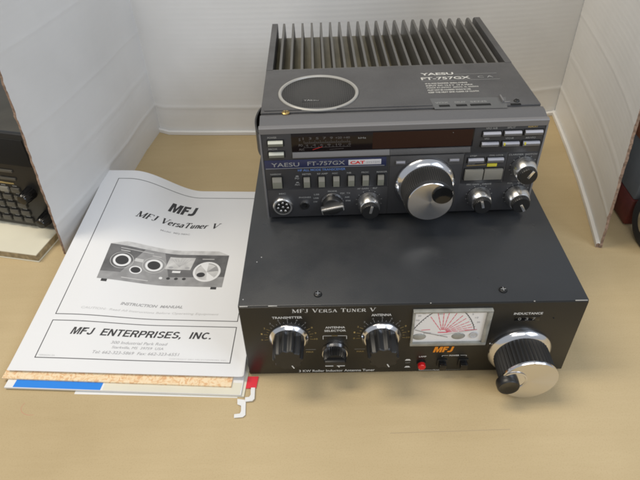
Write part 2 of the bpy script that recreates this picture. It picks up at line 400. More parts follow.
# ------------------------------------------------------------------ white corrugated screen
scr = thing('cardboard_screen', 'white corrugated cardboard screen standing folded in three behind the two stacked radio units', 'screen')
def card_panel(name, pts, t, z1, side, chew=0., hem=0., lean=0.):
    """pts: plan of the inner face; thickness goes to the outside (side = +1 left of travel)"""
    P = [Vector(p) for p in pts]; mb = MB(); N = 180
    nor = []
    for i in range(len(P)):
        d = (P[min(i+1, len(P)-1)]-P[max(i-1, 0)]).normalized(); nor.append(Vector((-d.y, d.x))*side)
    zs = [z1*k/N for k in range(N+1)]; wob = [random.uniform(-chew, chew) for _ in range(N//3+2)]
    def col(i, off):
        out = []
        for z in zs:
            p = P[i]+nor[i]*off
            if i == len(P)-1 and chew: p = p+(P[i]-P[i-1]).normalized()*(wob[int(z/z1*N/3)]+random.uniform(-.3, .3))
            # the crease folded 42 mm above the bottom edge stands a little proud
            k = -.9*math.exp(-((z-42)/2.4)**2)-(.5*math.exp(-((z-92)/2)**2)+.4*math.exp(-((z-148)/2)**2)+.35*math.exp(-((z-226)/2)**2) if chew else 0) if off == 0 else 0
            p = p+nor[i]*k
            p = p+Vector((lean*z*(i/(len(P)-1))**1.5, 0))     # the flap is twisted a little inwards at the top
            out.append((p.x, p.y, z))
        return out
    inn = [[mb.bm.verts.new(c) for c in col(i, 0)] for i in range(len(P))]
    out = [[mb.bm.verts.new(c) for c in col(i, t)] for i in range(len(P))]
    def quads(A, B, m, sm=False):
        fs = [mb.bm.faces.new([A[k], B[k], B[k+1], A[k+1]]) for k in range(N)]; mb.faces(fs, m, sm)
    for i in range(len(P)-1): quads(inn[i], inn[i+1], 'card', True); quads(out[i], out[i+1], 'card', True)
    quads(inn[-1], out[-1], 'brown_edge' if chew else 'card'); quads(inn[0], out[0], 'card')
    for k in (0, N):
        fs = [mb.bm.faces.new([inn[i][k], inn[i+1][k], out[i+1][k], out[i][k]]) for i in range(len(P)-1)]; mb.faces(fs, 'brown_edge')
    o = mb.build(name, scr)
    if hem:
        h = MB(); n = len(P)
        prof = [(0, 0), (0, 0+5.5), (-hem*.55, 6.2), (-hem, 4.8), (-hem, .2)]
        rings = [[h.bm.verts.new((P[i].x+nor[i].x*a-nor[i].x*.4, P[i].y+nor[i].y*a-nor[i].y*.4, z+.2)) for a, z in prof] for i in range(n)]
        for i in range(n-1):
            fs = [h.bm.faces.new([rings[i][j], rings[i+1][j], rings[i+1][(j+1) % 5], rings[i][(j+1) % 5]]) for j in range(5)]; h.faces(fs, 'card', True)
        h.faces([h.bm.faces.new(rings[0]), h.bm.faces.new(rings[-1])], 'brown_edge')
        h.build('folded_hem', o)
    return o
def dense(a, b, n): return [(a[0]+(b[0]-a[0])*i/n, a[1]+(b[1]-a[1])*i/n) for i in range(n+1)]
back = [(-184, 449), (-172, 443.5), (-160, 437), (-120, 434), (-28, 430), (100, 431), (250, 441), (360, 457), (410, 468), (424, 471.5)]
card_panel('back_panel', back, 4, 470, 1, hem=4.5)
card_panel('side_panel', [(-176, 446.5), (-184, 390), (-188, 340), (-197, 284), (-207, 225), (-216, 188), (-221.5, 168)], 2.8, 470, -1, chew=.6, lean=.05)
card_panel('side_panel', [(417, 469), (411, 420), (403, 362), (392, 290), (380, 225), (372, 185), (367, 161)], 2.8, 470, 1, chew=.9, hem=3.5, lean=-.075)

# ------------------------------------------------------------------ antenna tuner
TH = 87.6
tun = thing('antenna_tuner', 'wide black antenna tuner box with crossed needle meter and big crank knob, under the radio', 'tuner')
mb = MB(); mb.box(0, 273, 1.2, 381, 2.2, TH, 'tuner', 1.0)
case = mb.build('case_cover', tun)
mb = MB(); mb.box(.8, 272.2, 0, 3, 2.6, TH-.7, 'tunerfront', .35)
tfp = mb.build('front_panel', tun)
mb = MB()   # worn paint along the front edge
for x0, x1, t in ((1.5, 8, .35), (24, 31, .25), (230, 231.2, .7), (262, 271.5, .35), (150, 151, .3)):
    mb = MB(); mb.box(x0, x1, .75, 1.5, TH-.5, TH+.12, 'scratch', .1); mb.build('paint_chip', case)
for x, y in ((3.6, 8.6), (10.8, 52.4), (14.2, 58.3)):
    mb = MB(); mb.lathe([(.6, 0), (.5, .1)], (x, y, TH-.02), 'scratch', axis='z', seg=7); mb.build('paint_chip', case)
for x, y in ((18, 18), (255, 18), (18, 360), (255, 360)):
    mb = MB(); mb.lathe([(8, 0), (8, 2.3)], (x, y, 0), 'rubber', axis='z', seg=24); mb.build('rubber_foot', tun)
for x, y in ((62.8, 12.5), (209.3, 13.3), (62.8, 368), (209.3, 368)):
    mb = MB(); mb.lathe([(3.3, 0), (3.3, .5), (2.9, 1.2), (1.8, 1.7), (.5, 1.8)], (0, 0, 0), 'satin' if y > 300 else 'black', axis='z', seg=24)
    mb.box(-2, 2, -.35, .35, 1.72, 1.9, 'satin'); mb.box(-.35, .35, -2, 2, 1.7, 1.92, 'satin')
    mb.build('cover_screw', tun, (x, y, TH-.05))

lt = MB(); Y = -.12
cap = {0: 1, 1: 1, 2: 1, 4: 1, 10: 1, 16: 1}
sm = {i: .82 for i in range(17) if i not in (0, 1, 2, 4, 10, 16)}
word_y(lt, '', 42.2, 80.4, 66, 4.6, 'white', Y, geo=serif_geo('MFJ VERSA TUNER V', 66, 4.4, small=sm))
word_y(lt, 'TRANSMITTER', 26, 73.8, 24, 2.6, 'white', Y, .02)
word_y(lt, 'ANTENNA', 104.8, 75, 15.8, 2.6, 'white', Y, .02)
word_y(lt, 'ANTENNA', 68, 61.2, 16, 2.4, 'white', Y, .02)
word_y(lt, 'SELECTOR', 67.2, 57.2, 17.6, 2.4, 'white', Y, .02)
for a in ((66, 47.8, 66, 52.2), (85.3, 47.8, 85.3, 51.9), (66, 52.2, 73, 52.1), (78, 52.1, 85.3, 51.9)): line_y(lt, *a, .45, 'white', Y)
word_y(lt, 'COAX', 73.2, 51.5, 4.6, 1.4, 'gold', Y-.02)
word_y(lt, '3 KW Roller Inductor Antenna Tuner', 44, 4.4, 66, 3.0, 'white', Y, .012)
word_y(lt, 'INDUCTANCE', 217, 73.6, 22.6, 2.5, 'white', Y, .02)
line_y(lt, 51, 35, 59.5, 35, .4, 'dimwhite', Y); line_y(lt, 92, 34.6, 101, 34.6, .4, 'dimwhite', Y)
word_y(lt, 'MAX', 51.5, 31, 6, 1.8, 'gold', Y); word_y(lt, 'MAX', 94, 30.6, 6, 1.8, 'gold', Y)
for cx in (38, 113.6):        # dial scales round the two big knobs
    for i in range(21):
        a = math.radians(188-i*196/20); r0, r1 = 17.4, (20.6 if i % 2 == 0 else 19)
        line_y(lt, cx+r0*math.cos(a), 51+r0*math.sin(a), cx+r1*math.cos(a), 51+r1*math.sin(a), .3, 'dimwhite' if 4 < i < 16 else 'gold', Y)
        if i % 2 == 0:
            tx = str(i//2); w = 1.3*len(tx)
            word_y(lt, tx, cx+22.4*math.cos(a)-w/2, 51+21.6*math.sin(a)-.4, w, 1.9, 'dimwhite' if 4 < i < 16 else 'gold', Y-.02)
word_y(lt, 'LAMP', 147, 22.2, 6.2, 1.7, 'white', Y, .02)
word_y(lt, 'POWER', 172.5, 23, 8.4, 1.8, 'white', Y, .02)
for a in ((166.5, 24, 171.5, 24), (181.8, 24, 187, 24), (166.5, 22.6, 166.5, 24.2), (187, 22.6, 187, 24.2)): line_y(lt, *a, .35, 'white', Y)
line_y(lt, 148.5, 4.3, 160, 4.3, .35, 'white', Y); line_y(lt, 148.5, 4.3, 148.5, 6.4, .35, 'white', Y)
word_y(lt, 'PEAK', 160.5, 3.6, 6, 1.5, 'white', Y); line_y(lt, 172, 4.4, 190, 4.4, .25, 'dimwhite', Y)
for x, z in ((137.8, 18), (138, 8.5)):
    lt.poly([(x-2.6, Y, z), (x+2.6, Y, z), (x+1.4, Y, z+1.9), (x-1.4, Y, z+1.9)], [[0, 1, 2, 3]], 'white')
word_y(lt, 'OFF', 136, 14.4, 4, 1.4, 'dimwhite', Y)
lt.build('printed_lettering', tfp)
mb = MB(); word_y(mb, '', 158, 28.6, 17.2, 7.2, 'orange', -.2, geo=glyphs(LOGO, 17.2, 7.2, .2))
mb.build('maker_badge', tfp)
for x, z in ((249.5, 69), (204.3, 38.5)):
    mb = MB(); mb.lathe([(.8, 0), (.6, .3)], (x, 0, z), 'hole' if x > 230 else 'scratch', seg=12)
    mb.build('pinhole' if x > 230 else 'paint_chip', tfp)
# turns counter
mb = MB(); mb.box(218.6, 238.4, -.5, .4, 66.6, 71.6, 'glossblack', .3)
cw = mb.build('turns_counter', tun)
mb = MB()
for i, d in enumerate('037'): word_y(mb, d, 221.2+i*5.6, 67.6, 2.4, 3, 'dimwhite', -.62)
mb.build('counter_digit', cw)
# meter
mt_ = MB(); mx0, mx1, mz0, mz1 = 137.2, 199.4, 40.6, 82.2
mt_.box(mx0+1.5, mx1-1.5, -1.2, .2, mz0+1.5, mz1-1.5, 'meterface')
met = mt_.build('crossed_needle_meter', tun)
mb = MB()
for b in ((mx0, mx1, mz1-2, mz1), (mx0, mx1, mz0, mz0+3.4), (mx0, mx0+2, mz0+3.4, mz1-2), (mx1-4.2, mx1, mz0+3.4, mz1-2)):
    mb.box(b[0], b[1], -3.4, .3, b[2], b[3], 'meterframe', .5)
mb.build('meter_frame', met)
def mc(x, y): return (mx0+(x-72)/478*(mx1-mx0), mz1-(y-55)/207*(mz1-mz0))
mb = MB(); my = -1.35
def pl(pts, t, m, yy=my):
    q = [mc(*p) for p in pts]
    for a, b in zip(q, q[1:]): line_y(mb, *a, *b, t, m, yy)
pl([(88, 168), (105, 145), (130, 118), (160, 92), (200, 68)], .55, 'ink')
pl([(375, 66), (405, 88), (430, 115), (450, 145), (462, 172)], .55, 'ink')
for k, (x, y) in enumerate(((180, 92), (222, 72), (258, 66), (292, 68), (338, 74), (378, 88), (402, 105), (425, 125), (440, 142), (452, 158), (476, 174))):
    for q in range(5):
        t0, t1 = .14+q*.172, .14+q*.172+.15
        pl([(268+(x-268)*t0, 190+(y-190)*t0), (268+(x-268)*t1, 190+(y-190)*t1)], .55, 'pink', my-.01*(k % 3))
pl([(135, 173), (190, 170)], .7, 'pink'); pl([(240, 188), (300, 188)], 1.1, 'pink', my-.04); pl([(400, 176), (480, 174)], .5, 'pink', my-.04)
for k in range(9):
    x = 98+k*11.5; y = 158-k*10.5; pl([(x, y), (x-7, y-6)], .35, 'ink')
    x = 384+k*9; y = 72+k*11; pl([(x, y), (x+8, y-5)], .35, 'ink')
for k, (s, x, y) in enumerate((('20', 104, 92), ('60', 130, 78), ('100', 88, 118), ('SWR', 225, 84), ('5', 430, 88), ('10', 452, 108), ('20', 468, 135), ('WATTS', 150, 196))):
    q = mc(x, y); word_y(mb, s, q[0], q[1], 1.25*len(s), 1.8, 'greyink', my-.06)
mb.build('meter_scale', met)
mb = MB(); my = -1.9
pl([(96, 168), (180, 190), (305, 216)], .45, 'ink', -1.8); pl([(478, 172), (380, 186), (240, 205)], .4, 'greyink', -2.0)
mb.build('meter_needle', met)
mb = MB()
for x in (128, 372):
    mb = MB()
    q = mc(x, 213)
    b = bmesh.new(); bmesh.ops.create_uvsphere(b, u_segments=24, v_segments=12, radius=1)
    for v in b.verts: v.co = Vector((q[0]+v.co.x*5.6, -1.2+v.co.y*1.2, q[1]+v.co.z*3.9))
    mb.merge(b, 'meterframe', True)
    mb.build('zero_cover', met); mb = MB()
q = mc(465, 205); mb = MB(); mb.lathe([(3.4, 0), (3.4, .9), (2.6, 1.0), (2.4, .6)], (q[0], -1.3, q[1]), 'photo_light', seg=24)
mb.build('class_seal', met)

def skirt_knob(cx, cz, r, d, rb, name='fluted_knob', fl=10):
    root = MB(); root.lathe([(rb*1.02, 3.2, 1), (rb, 6, 1), (rb*.95, d-1.2, 1), (rb*.88, d, 1), (rb*.3, d)], (0, 0, 0), 'black', seg=120, flute=(fl, .13))
    k = root.build(name, tun, (cx, 0, cz))
    mb = MB(); mb.lathe([(r, .3), (r, 1.6), (r*.985, 2.0), (rb*1.08, 4.0), (rb*.9, 4.1)], (0, 0, 0), 'chrome', seg=72); mb.build('metal_skirt', k)
    mb = MB(); mb.box(-.4, .4, -d-.2, -d+.3, rb*.55, rb*.84, 'white', rot=Matrix.Rotation(2.7, 4, 'Y')); mb.build('pointer_line', k)
    return k
skirt_knob(38, 50.8, 16.2, 23.5, 12.9)
skirt_knob(113.6, 50.8, 16.4, 23.5, 13.1)
k = skirt_knob(75.4, 33, 11.0, 11.5, 9.8, 'selector_knob', 30)
mb = MB(); mb.box(-8.4, 8.4, -14.5, -11, -2.6, 3.4, 'black', .8); mb.box(-8.0, -1.5, -14.7, -14.2, -2.0, -1.4, 'white', .1); mb.box(1.5, 8.0, -14.7, -14.2, -2.0, -1.4, 'white', .1); mb.build('painted_glint_bar', k)  # white strips paint in the highlight along the knob face edge
# red push button, two black rockers
mb = MB(); mb.lathe([(3.9, 0), (3.9, 1.2), (3.3, 1.3), (3.3, 4.2), (2.8, 4.8), (.5, 4.9)], (0, 0, 0), ['black', 'black', 'redbtn', 'redbtn', 'redbtn', 'redbtn'], seg=32); mb.build('red_push_button', tun, (149.6, 0, 13.8))
for x in (167.2, 185.2):
    mb = MB(); mb.box(-4.3, 4.3, -.9, .2, -4.6, 4.6, 'black', .3); mb.box(-3, 3, -6, -.5, -3.2, 3.2, 'glossblack', .6); mb.build('push_switch', tun, (x, 0, 14.5))
# big roller inductor crank knob
root = MB(); root.lathe([(22.4, 3, 1), (22.4, 9, 1), (22.4, 27, 1), (21.8, 29.0)], (0, 0, 0), 'rubber', seg=240, flute=(40, .07)); big = root.build('inductor_knob', tun, (230, 0, 29))
mb = MB(); mb.lathe([(26.3, .2), (26.4, 1.6), (26.0, 2.6), (24.0, 4.6), (22.6, 5.6), (22.0, 5.8)], (0, 0, 0), 'chrome', seg=96); mb.build('metal_skirt', big)
mb = MB(); mb.lathe([(22.5, 28.0), (22.9, 28.6), (22.9, 30.0), (22.3, 30.8), (6, 31.0), (.2, 31.0)], (0, 0, 0), ['chrome', 'chrome', 'chrome', 'silver', 'silver', 'silver'], seg=96); mb.build('face_plate', big)
ck = MB(); ck.lathe([(5, 28), (8.6, 29.5), (9.0, 31), (8.8, 35.6), (8.0, 36.8), (6.8, 36.5), (.5, 35.6)], (0, 0, 0), ['black']*5+['glossblack']*2, seg=48)
ck.build('crank_handle', big, (-17.6, 0, -.6))
mb = MB(); mb.lathe([(5.5, 31.0), (10.6, 31.05), (10.9, 31.5), (9.9, 31.9), (9.2, 31.2)], (0, 0, 0), 'chrome', seg=48); mb.build('recess_ring', big, (-13.2, 0, 1.4))

# ------------------------------------------------------------------ radio transceiver
rad = thing('radio_transceiver', 'dark grey shortwave radio with finned heat sink and round speaker, standing on black tuner', 'radio', (16.46, 106.75, 91.28), .0192)
HZ = 96.
mb = MB(); mb.box(1.2, 236.8, 18, 242, 0, 77, 'radio_grey', .8); mb.box(1.2, 236.8, 18, 109, 76, 94.3, 'radio_grey', .6)
body = mb.build('case', rad)
for x, y in ((20, 30), (218, 30), (20, 220), (218, 220)):
    mb = MB(); mb.lathe([(8, -3.7), (8, .3)], (x, y, 0), 'rubber', axis='z', seg=20); mb.build('rubber_foot', rad)
mb = MB()
mb.prism_x([(1.5, 1), (1.5, 92.6), (3, 93.2), (13, 95.7), (17.5, 95.7), (19.6, 94.4), (19.6, 1)], 1, 237, 'bezel')
bez = mb.build('front_bezel', rad)
mb = MB()
mb.prism_x([(0, 87.6), (-.3, 92.4), (.4, 93.3), (3.0, 93.9), (3.0, 87.6)], .4, 237.6, 'radio_rim')
mb.box(0, 1.6, 0, 12, .4, 87.5, 'radio_rim', .3); mb.box(236.4, 238, 0, 12, .4, 87.5, 'radio_rim', .3)
mb.build('bezel_rim', bez)
# top cover plate, with its own front step
mb = MB(); mb.box(1.1, 236.9, 21.5, 109.2, 94, HZ, 'radio_grey', .7); mb.box(4, 146, 24, 27, HZ-.1, HZ+.9, 'radio_grey', .4)
cov = mb.build('top_cover', rad)
# heat sink
mb = MB(); mb.box(7, 231, 109, 241, 76.5, 78.2, 'finfloor', .2); mb.box(7, 231, 108.6, 110, 78, HZ-.2, 'fin')
hs = mb.build('heat_sink', rad)
for i in range(23):
    x = 4.2+i*10.44; mb = MB()
    if i in (0, 22):
        xa, xb = (1.2, 7.4) if i == 0 else (230.6, 236.8)
        prof = [(109, 77.3), (109, HZ+.1), (237.5, HZ+.1), (241.8, HZ-3), (241.8, 77.3)]
        mb.prism_x(prof, xa, xb, 'radio_grey')
    else:
        a, b, c = x, 1.8, 1.15
        pts = []
        for y, z, w in ((110, 78, b), (110, HZ-.3, c), (237, HZ+.1, c), (241, HZ-3.5, c), (241, 78, b)):
            pts += [(a-w, y, z), (a+w, y, z)]
        fs = [[0, 2, 4, 6, 8], [1, 3, 5, 7, 9][::-1]]+[[2*k, 2*((k+1) % 5), 2*((k+1) % 5)+1, 2*k+1] for k in range(5)]
        mb.poly(pts, fs, 'fin')
    mb.build('fin', hs)
# speaker
mb = MB(); mb.lathe([(35.6, 0), (35.6, .9), (34.9, 1.5), (33.4, 1.5), (32.7, .6), (32.5, .2)], (0, 0, 0), ['ringwhite']*5+['hole'], axis='z', seg=96)
spk = mb.build('speaker_ring', rad, (50.4, 56.4, HZ))
mb = MB(); mb.lathe([(32.7, .3), (20, .75), (8, .95), (.3, 1.0)], (0, 0, 0), 'grille', axis='z', seg=64); mb.build('speaker_grille', spk)
mb = MB(); word_z(mb, 'YAESU', -13, -17, 13, 3, 'dimwhite', .82); mb.box(-14.5, 1.2, -18.5, -12.6, .6, .8, 'black'); mb.build('speaker_badge', spk)
def screw(parent, x, y, z, m, r=2.8):
    mb = MB(); mb.lathe([(r, 0), (r, .6), (r*.8, 1.2), (r*.3, 1.4)], (0, 0, 0), m, axis='z', seg=20); mb.box(-r*.75, r*.75, -.25, .25, 1.3, 1.5, 'hole'); mb.box(-.25, .25, -r*.75, r*.75, 1.32, 1.52, 'hole')
    mb.build('screw', parent, (x, y, z))
screw(rad, 22.3, 20.5, HZ-.2, 'brass', 3.4)
screw(rad, 218, 28, HZ, 'black', 2.4)
# print on the cover
mb = MB(); zt = HZ+.15
word_z(mb, 'YAESU', 146, 85.2, 30.5, 5.2, 'covertext', zt, .03)
word_z(mb, 'FT-757GX', 145, 75.2, 45, 5.8, 'covertext', zt, .025)
mb.poly([(177, 85.2, zt), (216, 85.2, zt), (216, 85.7, zt), (177, 85.7, zt)], [[0, 1, 2, 3]], 'dimwhite')
mb.poly([(145, 72.6, zt), (216, 72.6, zt), (216, 73.1, zt), (145, 73.1, zt)], [[0, 1, 2, 3]], 'dimwhite')
word_z(mb, 'C A', 197, 76.5, 14, 4.2, 'dimwhite', zt)
for i, (s, w) in enumerate((('HF ALL MODE TRANSCEIVER  GENERAL COVERAGE', 38), ('INPUT DC 13.4 V  19 A MAX', 42), ('MADE IN JAPAN  SERIAL 3L 060552', 46), ('MUST NOT BE COVERED WHILE IN USE', 38), ('KEEP THE HEAT SINK CLEAR OF CLOTH', 44))):
    word_z(mb, s, 147, 66-i*4.5, w, 2.7, 'covertext', zt, .025)
mb.build('printed_lettering', cov)
mb = MB(); mb.prism_z([(147, 18), (207, 16), (211, 36), (146, 38)], HZ, HZ+.1, 'film'); lf = mb.build('control_label', cov)
mb = MB()
for a, b, s in ((151.5, 160.5, 'VOX'), (165.8, 175, 'DELAY'), (177.8, 195, 'ANTI TRIP')):
    mb.box(a, b, 21.8, 25.2, HZ-.2, HZ+.35, 'hole', .15)
mb.build('adjuster_slot', cov)
mb = MB()
for a, b, s in ((149, 160.5, 'VOX'), (165.8, 175, 'DELAY'), (179, 193, 'SENS')): word_z(mb, s, a, 28, b-a, 2.6, 'dimwhite', HZ+.2, .01)
mb.build('printed_lettering', lf)
mb = MB(); mb.box(205.4, 206.8, 26, 37, HZ-.2, HZ+2.2, 'radio_rim', .3); mb.box(206.8, 212, 25.6, 27, HZ-.2, HZ+.8, 'radio_rim', .3); mb.build('cover_latch', cov)
mb = MB(); mb.box(211.5, 220, 21, 23.6, HZ-.2, HZ+.4, 'hole', .2); mb.build('cover_notch', cov)
# carrying strap on the left flank
mb = MB(); N = 18; pts = []
for i in range(N+1):
    t = i/N; y = 3+46*t; bx = .9-4.2*math.sin(math.pi*t)**.7; pts.append((bx, y))
rings = [[mb.bm.verts.new(c) for c in ((x, y, 66), (x-1.4, y, 66), (x-1.4, y, 88), (x, y, 88))] for x, y in pts]
for a, b in zip(rings, rings[1:]):
    mb.faces([mb.bm.faces.new([a[j], b[j], b[(j+1) % 4], a[(j+1) % 4]]) for j in range(4)], 'black', True)
mb.faces([mb.bm.faces.new(rings[0]), mb.bm.faces.new(rings[-1])], 'black'); mb.build('carrying_strap', rad)

# --- front
mb = MB()
mb.box(2, 236, .9, 2.5, 1.2, 31.6, 'radio_panel', .2)
mb.box(2, 108.6, .7, 2.5, 32.4, 87.4, 'radio_panel', .2)
mb.box(173.2, 236, .8, 2.5, 62.6, 87.4, 'radio_panel', .2)
mb.box(173.2, 209.5, .6, 2.5, 32.4, 61.8, 'radio_panel', .2); mb.box(210.3, 236, .9, 2.5, 32.4, 61.8, 'radio_panel', .2)
mb.box(109.4, 172.4, .2, 2.5, 1.6, 62.6, 'radio_panel', .4)
mb.box(109.4, 172.4, .0, 2.5, 52.6, 62.9, 'radio_grey', .4)
fp = mb.build('front_panel', rad)
mb = MB(); mb.box(26.5, 178, .2, 1.6, 70, 87.0, 'window', .2); win = mb.build('display_window', rad)
mb = MB(); mb.box(94, 176.8, .08, .6, 70.8, 86.2, 'redwindow'); mb.build('display_filter', win)
mb = MB()
word_y(mb, '1  3  5  7  9', 36, 81.4, 25, 2.2, 'dimmark', .1, .02); word_y(mb, '+20 +40', 63, 81.4, 12, 2.0, 'dimmark', .1, .02)
word_y(mb, 'S', 32.6, 80.4, 1.6, 2.6, 'dimmark', .1, .02); word_y(mb, 'PO', 32.4, 75.2, 3.4, 2.2, 'dimmark', .1, .02); word_y(mb, 'ALC', 32.4, 71.4, 4.6, 2.0, 'dimmark', .1, .02)
for i in range(26):
    x = 37+i*1.5; line_y(mb, x, 78.3, x, 78.3+(2.2 if i % 3 == 0 else 1.1), .3, 'dimmark', .1)
    if i % 2 == 0: line_y(mb, x, 74, x, 75.4, .3, 'dimmark', .1)
for z in (78.2, 74): line_y(mb, 37, z, 76, z, .3, 'dimmark', .09)
word_y(mb, '2  4  6  8  10', 38, 75.4, 30, 1.7, 'dimmark', .1); word_y(mb, '0', 74, 75, 1.8, 2.2, 'dimmark', .1); line_y(mb, 44, 71.8, 52, 74.4, .35, 'red', .08); line_y(mb, 58, 71.6, 70, 72.2, .3, 'dimmark', .1)
word_y(mb, 'kHz', 82, 80.8, 6.4, 1.6, 'dimwhite', .1)
word_y(mb, '.', 160, 83.4, .6, .6, 'dimwhite', .07)
mb.build('signal_scale', win)
mb = MB(); mb.prism_x([(1.4, 69.9), (.1, 69.2), (-1.4, 66.2), (-1.4, 65), (1.4, 64.6)], 26.8, 108.6, 'radio_rim'); mb.prism_x([(1.4, 69.9), (.1, 69.2), (-1.4, 66.2), (-1.4, 65), (1.4, 64.6)], 108.9, 176.6, 'radio_grey'); mb.build('window_ledge', fp)
mb = MB(); mb.box(2.2, 106.4, .3, 1.2, 53.4, 62.2, 'blue', .15); bs = mb.build('name_strip', rad)
mb = MB(); word_y(mb, 'YAESU', 8, 55.8, 24, 4.0, 'dimwhite', .18, .01); word_y(mb, 'FT-757GX', 39, 56.2, 32, 4.0, 'dimwhite', .18, .01)
mb.poly([(3, .18, 53.9), (105, .18, 53.9), (105, .18, 54.4), (3, .18, 54.4)], [[0, 1, 2, 3]], 'dimwhite'); mb.build('printed_lettering', bs)
mb = MB(); mb.box(74, 102, -.1, .9, 55.6, 60.6, 'badge', .15); cb = mb.build('system_badge', bs)
mb = MB(); word_y(mb, 'CAT', 75.6, 56.5, 12.4, 3.1, 'red', -.2, .04); word_y(mb, 'SYSTEM', 89.4, 57, 11, 2, 'greyink', -.2); mb.build('printed_lettering', cb)
pr = MB(); yy = .5
word_y(pr, 'HF ALL MODE TRANSCEIVER', 30.5, 50.4, 41, 2.3, 'bluetext', yy, .015)
# keys: (x0,x1,z0,z1,depth,kind)
def key(x0, x1, z0, z1, d, top, front='keyhi', name='push_key', split=True):
    mb = MB(); mb.box(x0-.9, x1+.9, .2, 1.4, z0-.9, z1+.9, 'hole', .15)
    h = (z1-z0)
    zt_ = z1-.0
    mb.prism_x([(1, z0+.2), (-d*.75, z0+.2), (-d, z1-h*.42), (-d*.55, z1), (1, z1)], x0, x1, front)
    mb.prism_x([(1.0, z1+.12), (-d*.55, z1+.12), (-d-.12, z1-h*.34), (-d*.9, z1-h*.36), (1.0, z1-h*.3)], x0+.15, x1-.15, top)
    return mb.build(name, rad)
for x0, x1, z1, lab in ((7, 19.5, 81.4, 'POWER'), (7, 19.7, 70.6, 'MOX')):
    key(x0, x1, z1-4.6, z1, 2.5, 'creamtop'); word_y(pr, lab, x0, z1+1.9, 7.5, 1.7, 'dimwhite', yy, .015)
key(7.8, 16, 34.8, 45.2, 2.6, 'key'); word_y(pr, 'NARROW', 6.4, 47.4, 9.4, 1.7, 'dimwhite', yy, .015)
for x, lab in ((35, 'METER'), (48, 'RF AMP'), (60.8, 'AGC'), (73.8, 'NB'), (86.4, 'PROC'), (99.6, 'MARKER')):
    key(x, x+5.4, 34.6, 44.4, 2.6, 'key'); word_y(pr, lab, x-1, 46.6, 1.35*len(lab)+1, 1.6, 'dimwhite', yy, .015)
word_y(pr, 'PO', 27.5, 42.4, 3.6, 1.9, 'dimwhite', yy, .02); word_y(pr, 'ALC', 27, 36, 4.6, 1.9, 'dimwhite', yy, .02)
pr.poly([(28, yy, 45), (31, yy, 45), (30.4, yy, 46.2), (28.6, yy, 46.2)], [[0, 1, 2, 3]], 'dimwhite'); pr.poly([(28, yy, 38.6), (31, yy, 38.6), (30.4, yy, 39.6), (28.6, yy, 39.6)], [[0, 1, 2, 3]], 'dimwhite')
yy = .6
for x0, x1, z1, lab in ((185, 199.6, 83.2, 'VFO A/B'), (202.6, 216.8, 83.4, 'SPLIT'), (219.6, 234.2, 83.6, 'MEMORY'), (185.2, 199.4, 73.6, 'VFO'), (202.7, 216.7, 73.4, 'VFO-M'), (219.8, 233.8, 73.3, 'MR/VFO')):
    key(x0, x1, z1-3.8, z1, 2.2, 'keytop', 'radio_rim'); word_y(pr, lab, x0+2, z1+2.1, 1.35*len(lab), 1.7, 'dimwhite' if lab != 'MEMORY' else 'gold', yy, .015)
for x in (203.4, 220.6):
    mb = MB(); mb.box(x, x+1.5, -2.4, -1.2, 70.8, 73.2, 'yellow', .2); mb.build('indicator_spot', rad)
yy = .4
for x0, x1, lab in ((176.2, 189.6, 'STEP'), (192.8, 206.6, 'DIAL LOCK')):
    key(x0, x1, 54.2, 58.2, 2.2, 'keytop', 'radio_rim'); word_y(pr, lab, x0+1.5, 59.6, 1.2*len(lab)+1, 1.5, 'dimwhite', yy, .015)
mb = MB(); mb.box(193.6, 202, -.3, .9, 49.4, 52.4, 'yellow', .2); mb.build('yellow_legend_bar', rad)
line_y(pr, 176, 50.6, 192.6, 51.2, .5, 'gold', yy); word_y(pr, 'BAND', 177, 51.6, 6, 1.2, 'dimwhite', yy)
for x0 in (175, 191.8):
    mb = MB(); mb.box(x0-.7, x0+17-.2, .1, 1.4, 36.4, 48.2, 'hole', .2); mb.box(x0, x0+16, -2.4, 1, 37, 47.4, 'key', .6); mb.build('square_key', rad)
yy = .75
for s, x, z, w in (('MIC', 12.5, 26.6, 6), ('PHONES', 30, 21.8, 10.6), ('MODE', 56, 27.6, 8), ('LSB', 43.6, 24.6, 4.6), ('USB', 43, 20.6, 4.6), ('CW', 42.8, 16.6, 3.6), ('FSK  TX', 67, 25, 9), ('AM', 71, 20.6, 4), ('FM', 72, 16.6, 4), ('AF GAIN', 82, 29.4, 10), ('RF', 96, 29.4, 4), ('MIC GAIN', 179, 30, 11), ('DRIVE', 193, 30, 8), ('SQL', 215, 30, 5), ('SHIFT', 224, 30, 8)):
    word_y(pr, s, x, z, w, 1.6, 'dimwhite', yy, .015)
word_y(pr, 'CLARIFIER  NOTCH', 210.8, 59.4, 24, 1.5, 'dimwhite', yy, .015)
for cx, cz in ((92.8, 16), (191.6, 18), (225.4, 18), (225.4, 47.4)):
    for i in range(11):
        a = math.radians(-40+i*26); r = 11.5
        pr.poly([(cx+r*math.cos(a)+u, yy, cz+r*math.sin(a)+v) for u, v in ((-.35, -.35), (.35, -.35), (.35, .35), (-.35, .35))], [[0, 1, 2, 3]], 'dimwhite')
pr.build('printed_lettering', fp)
for x0, x1, z0 in ((114.4, 122.6, 55.4), (160, 168.6, 56)):
    mb = MB(); mb.box(x0, x1, -1.6, .6, z0, z0+3.2, 'satin' if 0 else 'radio_rim', .4); mb.box(x0+.4, x1-.4, -1.9, -1.2, z0+1.2, z0+2.9, 'keytop', .2); mb.build('indicator_tab', rad)
